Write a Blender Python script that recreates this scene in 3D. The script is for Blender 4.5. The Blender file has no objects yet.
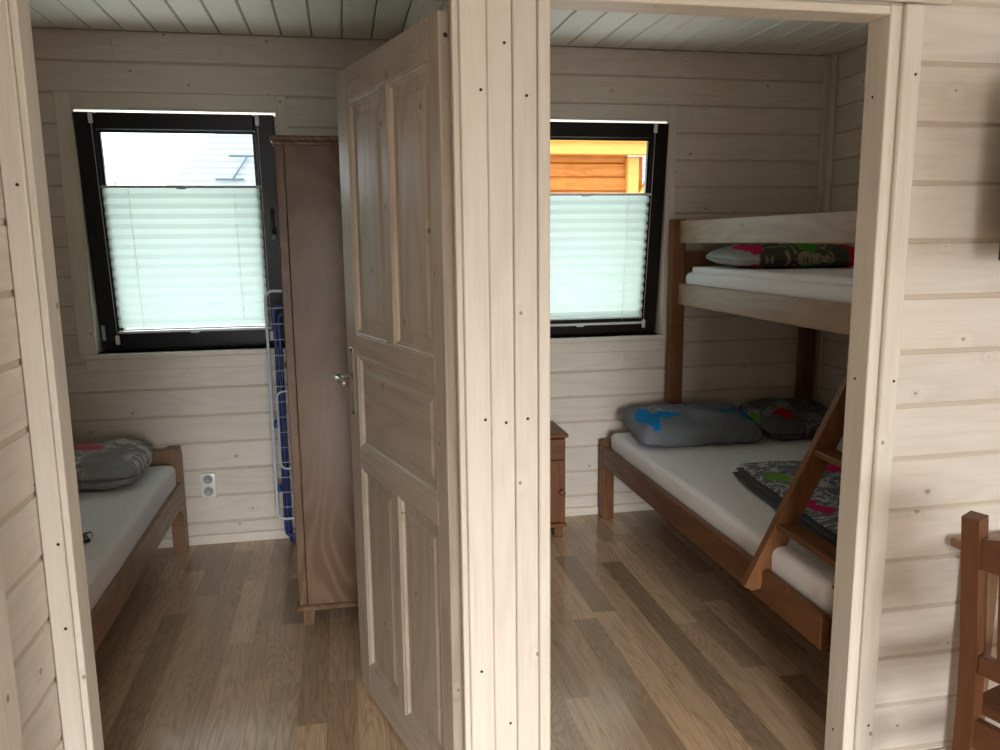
import bpy, bmesh, math, random
from mathutils import Vector, Matrix, noise

C = bpy.context.scene
COL = C.collection
random.seed(7)

# ------------------------------------------------------------ camera
H = 1.5
yaw, pitch, roll = math.radians(11.008), math.radians(9.498), math.radians(-0.6256)
cy_, sy_, cp_, sp_, cr_, sr_ = math.cos(yaw), math.sin(yaw), math.cos(pitch), math.sin(pitch), math.cos(roll), math.sin(roll)
fw = Vector((sy_*cp_, cy_*cp_, -sp_)); rt = Vector((cy_, -sy_, 0)); up = rt.cross(fw)
rt2 = rt*cr_ + up*sr_; up2 = up*cr_ - rt*sr_
cam = bpy.data.objects.new('camera', bpy.data.cameras.new('camera')); COL.objects.link(cam)
mw = Matrix.Identity(4)
for i in range(3):
    mw[i][0], mw[i][1], mw[i][2] = rt2[i], up2[i], -fw[i]
mw.translation = Vector((0, 0, H))
cam.matrix_world = mw
cam.data.sensor_width = 36; cam.data.lens = 36*807.15/1000
cam.data.clip_start = 0.05; cam.data.clip_end = 300
C.camera = cam

# ------------------------------------------------------------ world, lamps, exposure
w = bpy.data.worlds.new('sky'); C.world = w; w.use_nodes = True
bg = w.node_tree.nodes['Background']
bg.inputs[0].default_value = (0.90, 0.97, 1.0, 1); bg.inputs[1].default_value = 3.2
C.view_settings.view_transform = 'Standard'; C.view_settings.look = 'None'
C.view_settings.exposure = 0.12; C.view_settings.gamma = 1; C.view_settings.use_curve_mapping = False

def area(name, loc, aim, sx, sy, power, col, spread=180):
    l = bpy.data.lights.new(name, 'AREA'); l.shape = 'RECTANGLE'; l.size = sx; l.size_y = sy
    l.energy = power; l.color = col; l.spread = math.radians(spread)
    o = bpy.data.objects.new(name, l); COL.objects.link(o); o.location = loc
    o.rotation_euler = Vector(aim).to_track_quat('-Z', 'Y').to_euler()
    return o
area('daylight_patio_door', (.45, -4.12, 1.0), (.05, 1, -.42), 1.7, 1.5, 57, (1.0, .985, .965), 58)
area('daylight_east_window', (3.72, 0.1, 1.45), (-1, .12, -.05), 1.3, 1.2, 12, (1.0, .96, .92))
area('window_fill_left', (-.71, 4.42, 1.35), (0, -1, .30), 0.95, 1.1, 18, (.93, .98, 1.0))  # fill lamp added outside the window besides the sky, tilted up for the ceiling
area('window_fill_right', (1.2, 4.42, 1.35), (0, -1, .20), 0.95, 1.1, 17, (.93, .98, 1.0))  # same added fill lamp for the right bedroom, on top of the sky light

# ------------------------------------------------------------ materials
MATS = {}
def nodes_for(name):
    m = bpy.data.materials.new(name); m.use_nodes = True
    nt = m.node_tree
    return m, nt, nt.nodes['Principled BSDF']
def N(nt, typ, **kw):
    n = nt.nodes.new(typ)
    for k, v in kw.items():
        if isinstance(k, str) and hasattr(n, k): setattr(n, k, v)
    return n
def L(nt, a, b): nt.links.new(a, b)
def math_n(nt, op, a, b=None, c=None, clamp=False):
    n = nt.nodes.new('ShaderNodeMath'); n.operation = op; n.use_clamp = clamp
    for i, v in enumerate((a, b, c)):
        if v is None: continue
        if isinstance(v, (int, float)): n.inputs[i].default_value = v
        else: nt.links.new(v, n.inputs[i])
    return n.outputs[0]
def mix_c(nt, f, a, b, mode='MIX'):
    n = nt.nodes.new('ShaderNodeMix'); n.data_type = 'RGBA'; n.blend_type = mode
    for s, v in ((n.inputs[0], f), (n.inputs[6], a), (n.inputs[7], b)):
        if isinstance(v, (int, float)): s.default_value = v
        elif isinstance(v, tuple): s.default_value = (*v[:3], 1)
        else: nt.links.new(v, s)
    return n.outputs[2]
def attr(nt, name, vec=False):
    a = nt.nodes.new('ShaderNodeAttribute'); a.attribute_name = name
    return a.outputs['Vector'] if vec else a.outputs['Fac']
def mapping(nt, v, scale, loc=(0, 0, 0)):
    m = nt.nodes.new('ShaderNodeMapping'); m.inputs['Scale'].default_value = scale; m.inputs['Location'].default_value = loc
    nt.links.new(v, m.inputs['Vector']); return m.outputs[0]
def noise_n(nt, v, scale, detail=3, rough=.55, dist=0):
    n = nt.nodes.new('ShaderNodeTexNoise'); n.inputs['Scale'].default_value = scale
    n.inputs['Detail'].default_value = detail; n.inputs['Roughness'].default_value = rough; n.inputs['Distortion'].default_value = dist
    nt.links.new(v, n.inputs['Vector']); return n.outputs['Fac']
def ramp(nt, f, p0, p1):
    n = nt.nodes.new('ShaderNodeMapRange'); n.inputs[1].default_value = p0; n.inputs[2].default_value = p1
    n.interpolation_type = 'SMOOTHSTEP'
    nt.links.new(f, n.inputs[0]); return n.outputs[0]

def wood(name, c1, c2, knot=(.2, .12, .08), kamount=.4, rough=.5, rings=.5, fine=.4, var=.12, ring_n=9, stretch=5., hue=None, coat=0, bump=.15, spec=.5):
    m, nt, b = nodes_for(name)
    g = attr(nt, 'gco', True); r = attr(nt, 'rnd')
    v1 = mapping(nt, g, (1.6, 26, 26)); n1 = noise_n(nt, v1, 3.0, 4, .6, .3)
    vk = mapping(nt, g, (.8, 1.0, .02))
    vo = nt.nodes.new('ShaderNodeTexVoronoi'); vo.voronoi_dimensions = '2D'; vo.inputs['Scale'].default_value = 6
    L(nt, vk, vo.inputs['Vector'])
    sep = nt.nodes.new('ShaderNodeSeparateColor'); L(nt, vo.outputs['Color'], sep.inputs[0])
    present = math_n(nt, 'LESS_THAN', sep.outputs[0], kamount)
    size = math_n(nt, 'MULTIPLY_ADD', sep.outputs[1], .04, .015)
    kn = math_n(nt, 'SUBTRACT', 1, math_n(nt, 'DIVIDE', vo.outputs['Distance'], size), clamp=True)
    kn = math_n(nt, 'MULTIPLY', ramp(nt, kn, 0, .55), present)
    halo = math_n(nt, 'MULTIPLY', ramp(nt, vo.outputs['Distance'], .2, 0), present)
    v2 = mapping(nt, g, (.9, stretch, .6)); n2 = noise_n(nt, v2, 1.1, 1.5, .4, .1)
    n2 = math_n(nt, 'MULTIPLY_ADD', halo, .10, n2)
    rg = math_n(nt, 'PINGPONG', math_n(nt, 'MULTIPLY', n2, ring_n), .5)
    rg = math_n(nt, 'MULTIPLY', rg, 2)
    rg = ramp(nt, rg, .25, 1.0)
    f = math_n(nt, 'MULTIPLY_ADD', rg, rings, math_n(nt, 'MULTIPLY', ramp(nt, n1, .35, .75), fine), clamp=True)
    col = mix_c(nt, f, c1, c2)
    vv = math_n(nt, 'MULTIPLY_ADD', r, 2*var, 1-var)
    cc = nt.nodes.new('ShaderNodeCombineColor')
    for i in range(3): L(nt, vv, cc.inputs[i])
    if hue:
        h = mix_c(nt, noise_n(nt, mapping(nt, g, (.6, .6, .6)), 3, 1), (1, 1, 1), hue)
        col = mix_c(nt, 1.0, col, h, 'MULTIPLY')
    col = mix_c(nt, 1.0, col, cc.outputs[0], 'MULTIPLY')
    col = mix_c(nt, math_n(nt, 'MULTIPLY', kn, .75), col, knot)
    L(nt, col, b.inputs['Base Color'])
    L(nt, math_n(nt, 'MULTIPLY_ADD', f, .1, rough-.05), b.inputs['Roughness'])
    b.inputs['Specular IOR Level'].default_value = spec
    b.inputs['Coat Weight'].default_value = coat; b.inputs['Coat Roughness'].default_value = .18
    bp = nt.nodes.new('ShaderNodeBump'); bp.inputs['Strength'].default_value = bump; bp.inputs['Distance'].default_value = .002
    L(nt, f, bp.inputs['Height']); L(nt, bp.outputs[0], b.inputs['Normal'])
    MATS[name] = m; return m

def plain(name, col, rough=.5, metal=0, spec=.5, bump=0, bscale=40, trans=0, var=0):
    m, nt, b = nodes_for(name)
    b.inputs['Base Color'].default_value = (*col, 1); b.inputs['Roughness'].default_value = rough
    b.inputs['Metallic'].default_value = metal; b.inputs['Specular IOR Level'].default_value = spec
    tc = nt.nodes.new('ShaderNodeTexCoord')
    if var:
        nn = noise_n(nt, tc.outputs['Object'], bscale, 3)
        L(nt, mix_c(nt, math_n(nt, 'MULTIPLY', nn, var), col, tuple(c*.5 for c in col)), b.inputs['Base Color'])
    if bump:
        bp = nt.nodes.new('ShaderNodeBump'); bp.inputs['Strength'].default_value = bump; bp.inputs['Distance'].default_value = .004
        L(nt, noise_n(nt, tc.outputs['Object'], bscale, 3), bp.inputs['Height']); L(nt, bp.outputs[0], b.inputs['Normal'])
    MATS[name] = m; return m

wood('wall_pine', (.74, .695, .635), (.635, .58, .515), (.24, .17, .12), .5, .5, .35, .45, .05, 8, hue=(.955, .91, .86))
wood('trim_pine', (.74, .69, .61), (.64, .575, .485), (.20, .13, .09), .22, .5, .3, .45, .05, 7)
wood('door_pine', (.465, .39, .315), (.335, .27, .21), (.11, .075, .055), .7, .42, .4, .4, .05, 8, coat=.12)
wood('ceiling_pine', (.88, .86, .79), (.83, .81, .73), (.5, .45, .38), .2, .5, .2, .25, .04, 7)
wood('floor_oak', (.60, .435, .295), (.29, .192, .12), (.2, .13, .09), .0, .18, .30, .42, .36, 30, stretch=9, bump=.03)
wood('bunk_pine', (.195, .084, .034), (.115, .045, .017), (.06, .025, .012), .35, .45, .4, .4, .05, 9, coat=0, spec=.3)
wood('bunk_pine_pale', (.36, .225, .13), (.25, .145, .078), (.10, .05, .03), .5, .42, .4, .4, .05, 9, coat=.15)  # paler tone of the bunk wood; upper-rail brightness put into the colour
wood('bed_pine', (.27, .155, .085), (.17, .09, .047), (.14, .08, .05), .3, .42, .35, .4, .05, 9)
wood('wardrobe_oak', (.125, .064, .033), (.26, .165, .105), (.05, .03, .02), .10, .45, .42, .12, .04, 16, stretch=3.2, coat=.05, spec=.3)
wood('chair_pine', (.135, .052, .022), (.075, .028, .012), (.1, .04, .02), .2, .4, .35, .4, .05, 9)
wood('cabin_orange', (.60, .20, .022), (.42, .11, .012), (.28, .07, .02), .3, .6, .5, .5, .12, 9)
wood('cabin_yellow', (.78, .46, .11), (.68, .36, .07), (.6, .3, .08), .1, .6, .3, .3, .04, 7)
plain('gap_dark', (.03, .022, .017), .9)
plain('groove', (.56, .48, .39), .7)
plain('ceiling_groove', (.30, .28, .23), .7)
plain('window_frame', (.010, .006, .004), .45, spec=.25)
plain('window_frame_grey', (.013, .014, .017), .4, spec=.3)
plain('white_plastic', (.78, .80, .80), .35)
plain('socket_plastic', (.82, .82, .78), .3)
plain('grey_plastic', (.42, .44, .45), .4)
plain('chrome', (.80, .78, .74), .22, 1)
plain('black_plastic', (.015, .015, .016), .35)
plain('blue_plastic', (.012, .035, .20), .35)
plain('white_enamel', (.62, .70, .78), .3)
plain('sheet', (.89, .89, .93), .85, bump=.35, bscale=7)
plain('roof_tile', (.44, .455, .47), .6, var=.3, bscale=5)
plain('plaster', (.75, .73, .68), .8)
plain('tv_black', (.008, .008, .009), .3)
plain('dark_skylight', (.10, .16, .22), .3)
plain('gravel', (.62, .61, .57), .9, var=.3, bscale=3)
plain('bark', (.1, .08, .06), .9)

def glass():
    m = bpy.data.materials.new('glass'); m.use_nodes = True; nt = m.node_tree; nt.nodes.clear()
    o = nt.nodes.new('ShaderNodeOutputMaterial'); t = nt.nodes.new('ShaderNodeBsdfTransparent'); g = nt.nodes.new('ShaderNodeBsdfGlossy')
    g.inputs['Roughness'].default_value = .02; t.inputs[0].default_value = (.96, .98, .97, 1)
    mx = nt.nodes.new('ShaderNodeMixShader'); mx.inputs[0].default_value = .05
    L(nt, t.outputs[0], mx.inputs[1]); L(nt, g.outputs[0], mx.inputs[2]); L(nt, mx.outputs[0], o.inputs[0]); MATS['glass'] = m
glass()
def blind_mat():
    m = bpy.data.materials.new('blind_fabric'); m.use_nodes = True; nt = m.node_tree; nt.nodes.clear()
    o = nt.nodes.new('ShaderNodeOutputMaterial'); d = nt.nodes.new('ShaderNodeBsdfDiffuse'); t = nt.nodes.new('ShaderNodeBsdfTranslucent')
    d.inputs[0].default_value = (.76, .82, .80, 1); t.inputs[0].default_value = (.235, .282, .262, 1)
    mx = nt.nodes.new('ShaderNodeMixShader'); mx.inputs[0].default_value = .62
    L(nt, d.outputs[0], mx.inputs[1]); L(nt, t.outputs[0], mx.inputs[2]); L(nt, mx.outputs[0], o.inputs[0]); MATS['blind_fabric'] = m
blind_mat()

def fabric(name, base, blobs, white=.5, seed=0., wcol=(.62, .62, .60)):
    """dark bed linen with pale scrollwork and a few coloured flowers; blobs: (u, v, ru, rv, colour)"""
    m, nt, b = nodes_for(name)
    g = attr(nt, 'gco', True)
    ns = nt.nodes.new('ShaderNodeTexNoise'); ns.inputs['Scale'].default_value = 14; ns.inputs['Detail'].default_value = 2
    L(nt, mapping(nt, g, (1, 1, 1), (seed, seed*.7, 0)), ns.inputs['Vector'])
    vm = nt.nodes.new('ShaderNodeVectorMath'); vm.operation = 'MULTIPLY_ADD'
    L(nt, ns.outputs['Color'], vm.inputs[0]); vm.inputs[1].default_value = (.07, .07, 0); vm.inputs[2].default_value = (0, 0, 0)
    L(nt, g, vm.inputs[2])
    P = vm.outputs[0]
    Pm = mapping(nt, P, (1, 1, 1), (seed*1.3-.035, seed-.035, 0))
    col = mix_c(nt, noise_n(nt, mapping(nt, g, (1, 1, 1)), 9, 3), base, tuple(c*1.7 for c in base))
    line = math_n(nt, 'ABSOLUTE', math_n(nt, 'SUBTRACT', noise_n(nt, Pm, 12, 2, .6, .8), .5))
    line = ramp(nt, line, .045, .018)
    leaf = ramp(nt, noise_n(nt, Pm, 24, 1, .5, .3), .60, .64)
    mask = ramp(nt, noise_n(nt, mapping(nt, g, (1, 1, 1), (seed*2.1, 3, 0)), 3.6, 1), .66-white*.36, .72-white*.36)
    wf = math_n(nt, 'MULTIPLY', math_n(nt, 'MAXIMUM', line, leaf), mask)
    col = mix_c(nt, math_n(nt, 'MULTIPLY', wf, .85), col, wcol)
    for (u, v, ru, rv, c) in blobs:
        q = nt.nodes.new('ShaderNodeVectorMath'); q.operation = 'LENGTH'
        L(nt, mapping(nt, P, (1/ru, 1/rv, 0), (-(u+.035)/ru, -(v+.035)/rv, 0)), q.inputs[0])
        col = mix_c(nt, ramp(nt, q.outputs['Value'], 1.08, .92), col, c)
    L(nt, col, b.inputs['Base Color']); b.inputs['Roughness'].default_value = .85
    b.inputs['Specular IOR Level'].default_value = .15
    bp = nt.nodes.new('ShaderNodeBump'); bp.inputs['Strength'].default_value = .5; bp.inputs['Distance'].default_value = .01
    L(nt, noise_n(nt, g, 9, 2), bp.inputs['Height']); L(nt, bp.outputs[0], b.inputs['Normal'])
    MATS[name] = m

# ------------------------------------------------------------ mesh helpers
class MB:
    """collects shapes; every shape carries grain coordinates (gco) and one random tone (rnd)"""
    def __init__(s): s.v = []; s.f = []; s.m = []; s.g = []; s.r = []; s.sm = []
    def add(s, vs, fs, mat=0, axis='x', smooth=False, gco=None, rnd=None, M=None):
        o = len(s.v); off = (random.uniform(-9, 9), random.uniform(-9, 9), random.uniform(-3, 3))
        rnd = random.random() if rnd is None else rnd
        for i, p in enumerate(vs):
            x, y, z = p
            if gco: s.g.append(gco[i])
            else:
                a, b_, c_ = {'x': (x, y, z), 'y': (y, x, z), 'z': (z, x, y)}[axis]
                s.g.append((a+off[0], b_+c_+off[1], b_-c_+off[2]))
            s.v.append(tuple(M @ Vector(p)) if M else tuple(p))
        for f in fs:
            s.f.append([i+o for i in f]); s.m.append(mat); s.r.append(rnd); s.sm.append(smooth)
        return s
    def box(s, x0, x1, y0, y1, z0, z1, bev=.0, mat=0, axis=None, M=None, rnd=None, seg=1):
        if x0 > x1: x0, x1 = x1, x0
        if y0 > y1: y0, y1 = y1, y0
        if z0 > z1: z0, z1 = z1, z0
        d = (x1-x0, y1-y0, z1-z0)
        if axis is None: axis = 'xyz'[d.index(max(d))]
        if bev <= 0:
            vs = [(x, y, z) for x in (x0, x1) for y in (y0, y1) for z in (z0, z1)]
            fs = [(0, 1, 3, 2), (4, 6, 7, 5), (0, 4, 5, 1), (2, 3, 7, 6), (0, 2, 6, 4), (1, 5, 7, 3)]
            return s.add(vs, fs, mat, axis, M=M, rnd=rnd)
        bm = bmesh.new(); bmesh.ops.create_cube(bm, size=1)
        for v in bm.verts: v.co = Vector(((x0+x1)/2+v.co.x*d[0], (y0+y1)/2+v.co.y*d[1], (z0+z1)/2+v.co.z*d[2]))
        bmesh.ops.bevel(bm, geom=list(bm.edges), offset=min(bev, min(d)*.45), segments=seg, affect='EDGES', profile=.5)
        s.bm(bm, mat, axis, M=M, rnd=rnd, smooth=seg > 1); return s
    def bm(s, bm, mat=0, axis='x', M=None, rnd=None, smooth=False):
        bm.verts.index_update()
        s.add([tuple(v.co) for v in bm.verts], [[v.index for v in f.verts] for f in bm.faces], mat, axis, smooth, M=M, rnd=rnd); bm.free()
    def tube(s, pts, r, n=8, mat=0, closed=False, M=None):
        pts = [Vector(p) for p in pts]; k = len(pts); vs = []; fs = []
        prev = None
        for i, p in enumerate(pts):
            a = pts[i-1] if (i > 0 or closed) else p; b = pts[(i+1) % k] if (i < k-1 or closed) else p
            t = (b-a).normalized()
            if prev is None:
                u = t.orthogonal().normalized()
            else:
                u = (prev - t*prev.dot(t)).normalized()
            prev = u; w_ = t.cross(u)
            rr = r[i] if isinstance(r, (list, tuple)) else r
            for j in range(n):
                an = 2*math.pi*j/n; vs.append(tuple(p+(u*math.cos(an)+w_*math.sin(an))*rr))
        for i in range(k if closed else k-1):
            for j in range(n):
                a = i*n+j; b = i*n+(j+1) % n; c = ((i+1) % k)*n+(j+1) % n; d = ((i+1) % k)*n+j
                fs.append((a, b, c, d))
        if not closed:
            fs.append(tuple(range(n-1, -1, -1))); fs.append(tuple((k-1)*n+j for j in range(n)))
        return s.add(vs, fs, mat, 'x', True, M=M)
    def lathe(s, prof, origin, axis, n=20, mat=0, M=None):
        ax = Vector(axis).normalized(); u = ax.orthogonal().normalized(); w_ = ax.cross(u); o = Vector(origin)
        vs = []; fs = []
        for r, h in prof:
            for j in range(n):
                a = 2*math.pi*j/n; vs.append(tuple(o+ax*h+(u*math.cos(a)+w_*math.sin(a))*max(r, 1e-5)))
        for i in range(len(prof)-1):
            for j in range(n): fs.append((i*n+j, i*n+(j+1) % n, (i+1)*n+(j+1) % n, (i+1)*n+j))
        fs.append(tuple(range(n-1, -1, -1))); fs.append(tuple((len(prof)-1)*n+j for j in range(n)))
        return s.add(vs, fs, mat, 'x', True, M=M)
    def prism(s, poly, plane, d0, d1, mat=0, axis='x', M=None, rnd=None):
        """poly in 2D, plane 'xz' extruded along y, 'yz' along x, 'xy' along z"""
        n = len(poly)
        def P(a, b, d): return {'xz': (a, d, b), 'yz': (d, a, b), 'xy': (a, b, d)}[plane]
        vs = [P(a, b, d0) for a, b in poly]+[P(a, b, d1) for a, b in poly]
        fs = [tuple(range(n)), tuple(range(2*n-1, n-1, -1))]+[(i, i+n, (i+1) % n+n, (i+1) % n) for i in range(n)]
        return s.add(vs, fs, mat, axis, M=M, rnd=rnd)
    def build(s, name, mats, parent=None, autosmooth=False):
        if isinstance(mats, str): mats = [mats]
        me = bpy.data.meshes.new(name)
        pw = parent.matrix_world.inverted() if parent else Matrix.Identity(4)
        me.from_pydata([tuple(pw @ Vector(p)) for p in s.v], [], s.f)
        for mm in mats: me.materials.append(MATS[mm])
        me.polygons.foreach_set('material_index', s.m)
        me.polygons.foreach_set('use_smooth', s.sm)
        a = me.attributes.new('gco', 'FLOAT_VECTOR', 'POINT'); a.data.foreach_set('vector', [c for g in s.g for c in g])
        a = me.attributes.new('rnd', 'FLOAT', 'FACE'); a.data.foreach_set('value', s.r)
        b = bmesh.new(); b.from_mesh(me); bmesh.ops.recalc_face_normals(b, faces=b.faces); b.to_mesh(me); b.free()
        me.update()
        o = bpy.data.objects.new(name, me); COL.objects.link(o)
        if parent:
            o.parent = parent; o.matrix_world = parent.matrix_world
        return o

def thing(name, label, cat, loc=(0, 0, 0), group=None):
    o = bpy.data.objects.new(name, None); COL.objects.link(o); o.empty_display_size = .1
    o.matrix_world = Matrix.Translation(Vector(loc))
    o['label'] = label; o['category'] = cat
    if group: o['group'] = group
    return o
def tag(o, label, cat, group=None, kind=None):
    o['label'] = label; o['category'] = cat
    if group: o['group'] = group
    if kind: o['kind'] = kind
    return o
def struct(o, label=None):
    o['kind'] = 'structure'
    if label: o['label'] = label
    return o
def set_origin(o, loc):
    l = Vector(loc); o.data.transform(Matrix.Translation(-l)); o.matrix_world = Matrix.Translation(l); return o

# subtract rectangles from a rectangle
def cut(rects, hole):
    out = []
    hx0, hx1, hz0, hz1 = hole
    for (a, b, c, d) in rects:
        if hx0 >= b or hx1 <= a or hz0 >= d or hz1 <= c: out.append((a, b, c, d)); continue
        if a < hx0: out.append((a, hx0, c, d))
        if b > hx1: out.append((hx1, b, c, d))
        x0, x1 = max(a, hx0), min(b, hx1)
        if c < hz0: out.append((x0, x1, c, hz0))
        if d > hz1: out.append((x0, x1, hz1, d))
    return out

PITCH = .1428; PB = .1376
def board_wall(name, plane, face, back, u0, u1, z0, z1, holes=(), side=-1, zoff=.051, joints=True, label=None, ledge=.010, mat='wall_pine', pitch=PITCH):
    """solid wall core with horizontal boards on it. plane 'xz' -> wall runs along x; face = coordinate of the board
    surface, back = coordinate of the far side; side = direction the boards look"""
    mb = MB(); dep = .004
    core = face - side*dep
    ax = 'x' if plane == 'xz' else 'y'
    def bx(a, b, c, d, p, q, mat, rnd=None):
        if plane == 'xz': mb.box(a, b, p, q, c, d, mat=mat, axis=ax, rnd=rnd)
        else: mb.box(p, q, a, b, c, d, mat=mat, axis=ax, rnd=rnd)
    rs = [(u0, u1, z0, z1)]
    for h in holes: rs = cut(rs, h)
    for (a, b, c, d) in rs: bx(a, b, c, d, core, back, 1)
    k = math.floor((z0-zoff)/pitch)
    while zoff+k*pitch < z1:
        c, d = zoff+k*pitch+ledge, zoff+(k+1)*pitch
        c, d = max(c, z0), min(d, z1); k += 1
        if d-c < .004: continue
        cuts = [u0, u1]
        if joints and u1-u0 > 2.0: cuts = [u0]+sorted(random.sample([u0+.5+.35*i for i in range(int((u1-u0-.8)/.35))], 1))+[u1]
        for a, b in zip(cuts[:-1], cuts[1:]):
            rr = [(a+.0006, b-.0006, c, d)]; rn = random.random()
            off = (random.uniform(-9, 9), random.uniform(-9, 9), 0)
            for h in holes: rr = cut(rr, h)
            for (p, q, r, t) in rr:
                e = .0022 if t-r > .01 else .0005
                vs = []
                for (uu, zz, dd) in ((p, r, core), (q, r, core), (q, t, core), (p, t, core), (p, r+e, face), (q, r+e, face), (q, t-e, face), (p, t-e, face)):
                    vs.append((uu, dd, zz) if plane == 'xz' else (dd, uu, zz))
                g = [((v[0] if plane == 'xz' else v[1])+off[0], v[2]+off[1], off[2]) for v in vs]
                mb.add(vs, [(4, 5, 6, 7), (0, 1, 5, 4), (1, 2, 6, 5), (2, 3, 7, 6), (3, 0, 4, 7)], 0, gco=g, rnd=rn)
    o = mb.build(name, [mat, 'groove'])
    return struct(o, label)

# ------------------------------------------------------------ main dimensions
D = 4.10                                   # inner face of the outer wall
Z = 2.45
XL, XR = -1.72, 2.62                       # outer sides of the two bedrooms
SX, SY = 3.60, -4.00                       # living room east and south faces
WIN1 = (-1.163, -.262, .985, 2.112)
WIN2 = (.80, 1.702, .985, 2.105)

# floor: staves laid along y
mb = MB()
mb.box(XL-.1, SX+.1, SY-.1, D+.1, -.06, -.0015, mat=1)
x = XL-.1; k = 0
PW = .0955
while x < SX+.1:
    y = SY-.1-random.random()*.8
    x1 = min(x+PW, SX+.1)
    while y < D+.1:
        ln = random.choice((.45, .6, .75, .9, 1.1)); y0 = max(y, SY-.1); y1 = min(y+ln, D+.1)
        if y1-y0 > .01:
            g = .0006 if k % 2 == 0 else .0001
            off = (random.uniform(-9, 9), random.uniform(-9, 9), random.uniform(-3, 3)); vs = [(x+g, y0+.0004, 0), (x1, y0+.0004, 0), (x1, y1, 0), (x+g, y1, 0)]
            mb.add(vs, [(0, 1, 2, 3)], 0, gco=[(v[1]+off[0], v[0]+off[1], off[2]) for v in vs])
        y += ln
    x += PW; k += 1
struct(mb.build('floor', ['floor_oak', 'gap_dark']), 'grey-brown oak laminate floor running through all rooms')

# ceiling: boards along y, pitch .138
mb = MB(); mb.box(XL-.1, SX+.1, SY-.1, D+.1, Z+.006, Z+.12, mat=1)
x = -1.194-.138*5
while x < SX+.1:
    a, b = max(x+.008, XL-.1), min(x+.138, SX+.1)
    if b-a > .01:
        off = (random.uniform(-9, 9), random.uniform(-9, 9), 0); e = .003
        vs = [(a, SY-.1, Z+.006), (b, SY-.1, Z+.006), (b, D+.1, Z+.006), (a, D+.1, Z+.006), (a+e, SY-.1, Z), (b-e, SY-.1, Z), (b-e, D-.006, Z), (a+e, D-.006, Z)]
        mb.add(vs, [(7, 6, 5, 4), (0, 1, 5, 4), (1, 2, 6, 5), (3, 0, 4, 7)], 0, gco=[(v[1]+off[0], v[0]+off[1], 0) for v in vs])
    x += .138
struct(mb.build('ceiling', ['ceiling_pine', 'ceiling_groove']), 'white-painted board ceiling')

# walls
board_wall('wall_back', 'xz', D, D+.16, XL-.1, XR+.1, 0, Z, (WIN1, WIN2), -1, pitch=PB, zoff=.108-PB, label='whitewashed board wall with both bedroom windows')
board_wall('wall_left', 'yz', XL, XL-.1, 1.92, D, 0, Z, (), 1, pitch=PB, zoff=.108-PB)
board_wall('wall_right', 'yz', XR, XR+.1, 1.92, D, 0, Z, (), -1, pitch=PB, zoff=.108-PB)
board_wall('wall_divider_west', 'yz', .325, .38, 1.92, D, 0, Z, (), -1, pitch=PB, zoff=.108-PB, label='boards on the left bedroom side of the dividing wall')
board_wall('wall_divider_east', 'yz', .435, .38, 1.92, D, 0, Z, (), 1, pitch=PB, zoff=.108-PB, label='boards on the right bedroom side of the dividing wall')
# front partition between living room and bedrooms
FR = 1.835; BK = 1.92
board_wall('wall_front_right', 'xz', FR, BK, 1.3505, SX, 0, 2.45, (), -1, zoff=.196-PITCH, label='whitewashed board wall right of the bedroom opening')
board_wall('wall_front_header', 'xz', FR, BK, -.665, 1.3505, 2.045, 2.45, (), -1, zoff=.196-PITCH, label='boards above the two openings')
board_wall('wall_front_left', 'xz', FR, BK, -1.72, -.665, 0, 2.45, (), -1, zoff=.196-PITCH)
# living room
board_wall('wall_side', 'yz', -.66, -.72, SY, 1.835, 0, Z, (), 1, zoff=.112-PITCH, ledge=.012, label='board wall at the left edge of the view')
board_wall('wall_east', 'yz', SX, SX+.1, SY, 1.835, 0, Z, ((-.60, .80, .85, 2.1),), -1)
board_wall('wall_south', 'xz', SY, SY-.1, -.72, SX, 0, Z, ((-.42, 1.32, .12, 2.0),), 1)

# trims of the front partition
def nails(mb, pts, ny, mat=1):
    for x, z in pts: mb.lathe([(.0036, 0), (.0036, .0012), (.001, .0012)], (x, ny+.0004, z), (0, -1, 0), 8, mat=mat)
tn = [0]
def trim(x0, x1, y0, y1, z0, z1, bev=.003, nl=(), mat='trim_pine', label=None):
    tn[0] += 1; mb = MB(); mb.box(x0, x1, y0, y1, z0, z1, bev=bev)
    if nl: nails(mb, nl, y0)
    return struct(mb.build('trim_%d' % tn[0], [mat, 'gap_dark']), label)
# pillar: core and four face boards
trim(.275, .470, 1.842, BK, 0, 2.045, 0, label='core of the pillar between the two openings')
trim(.2725, .3315, 1.820, 1.842, 0, 2.06, nl=((.318, 1.825), (.318, 1.085), (.300, .45)))
trim(.3325, .389, 1.822, 1.842, 0, 2.06, nl=((.372, 1.925), (.368, 1.075), (.372, .30)))
trim(.390, .4455, 1.820, 1.842, 0, 2.06, nl=((.421, 1.815), (.420, 1.082)))
trim(.4465, .4743, 1.816, 1.92, 0, 2.045)
# jambs: left opening
trim(.2575, .2722, 1.828, 1.860, 0, 2.045, .002)
trim(.292, .304, 1.861, 1.919, 0, 2.045, .002)
trim(-.6145, -.600, 1.826, 1.900, 0, 2.045, .002)
trim(-.6585, -.6150, 1.818, 1.836, 0, 2.07, nl=((-.625, .86), (-.628, .665), (-.630, 1.62)))
trim(-.599, .2570, 1.829, 1.860, 2.022, 2.040, .002)
trim(-.599, .2910, 1.861, 1.92, 2.032, 2.0445, .002)
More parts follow.
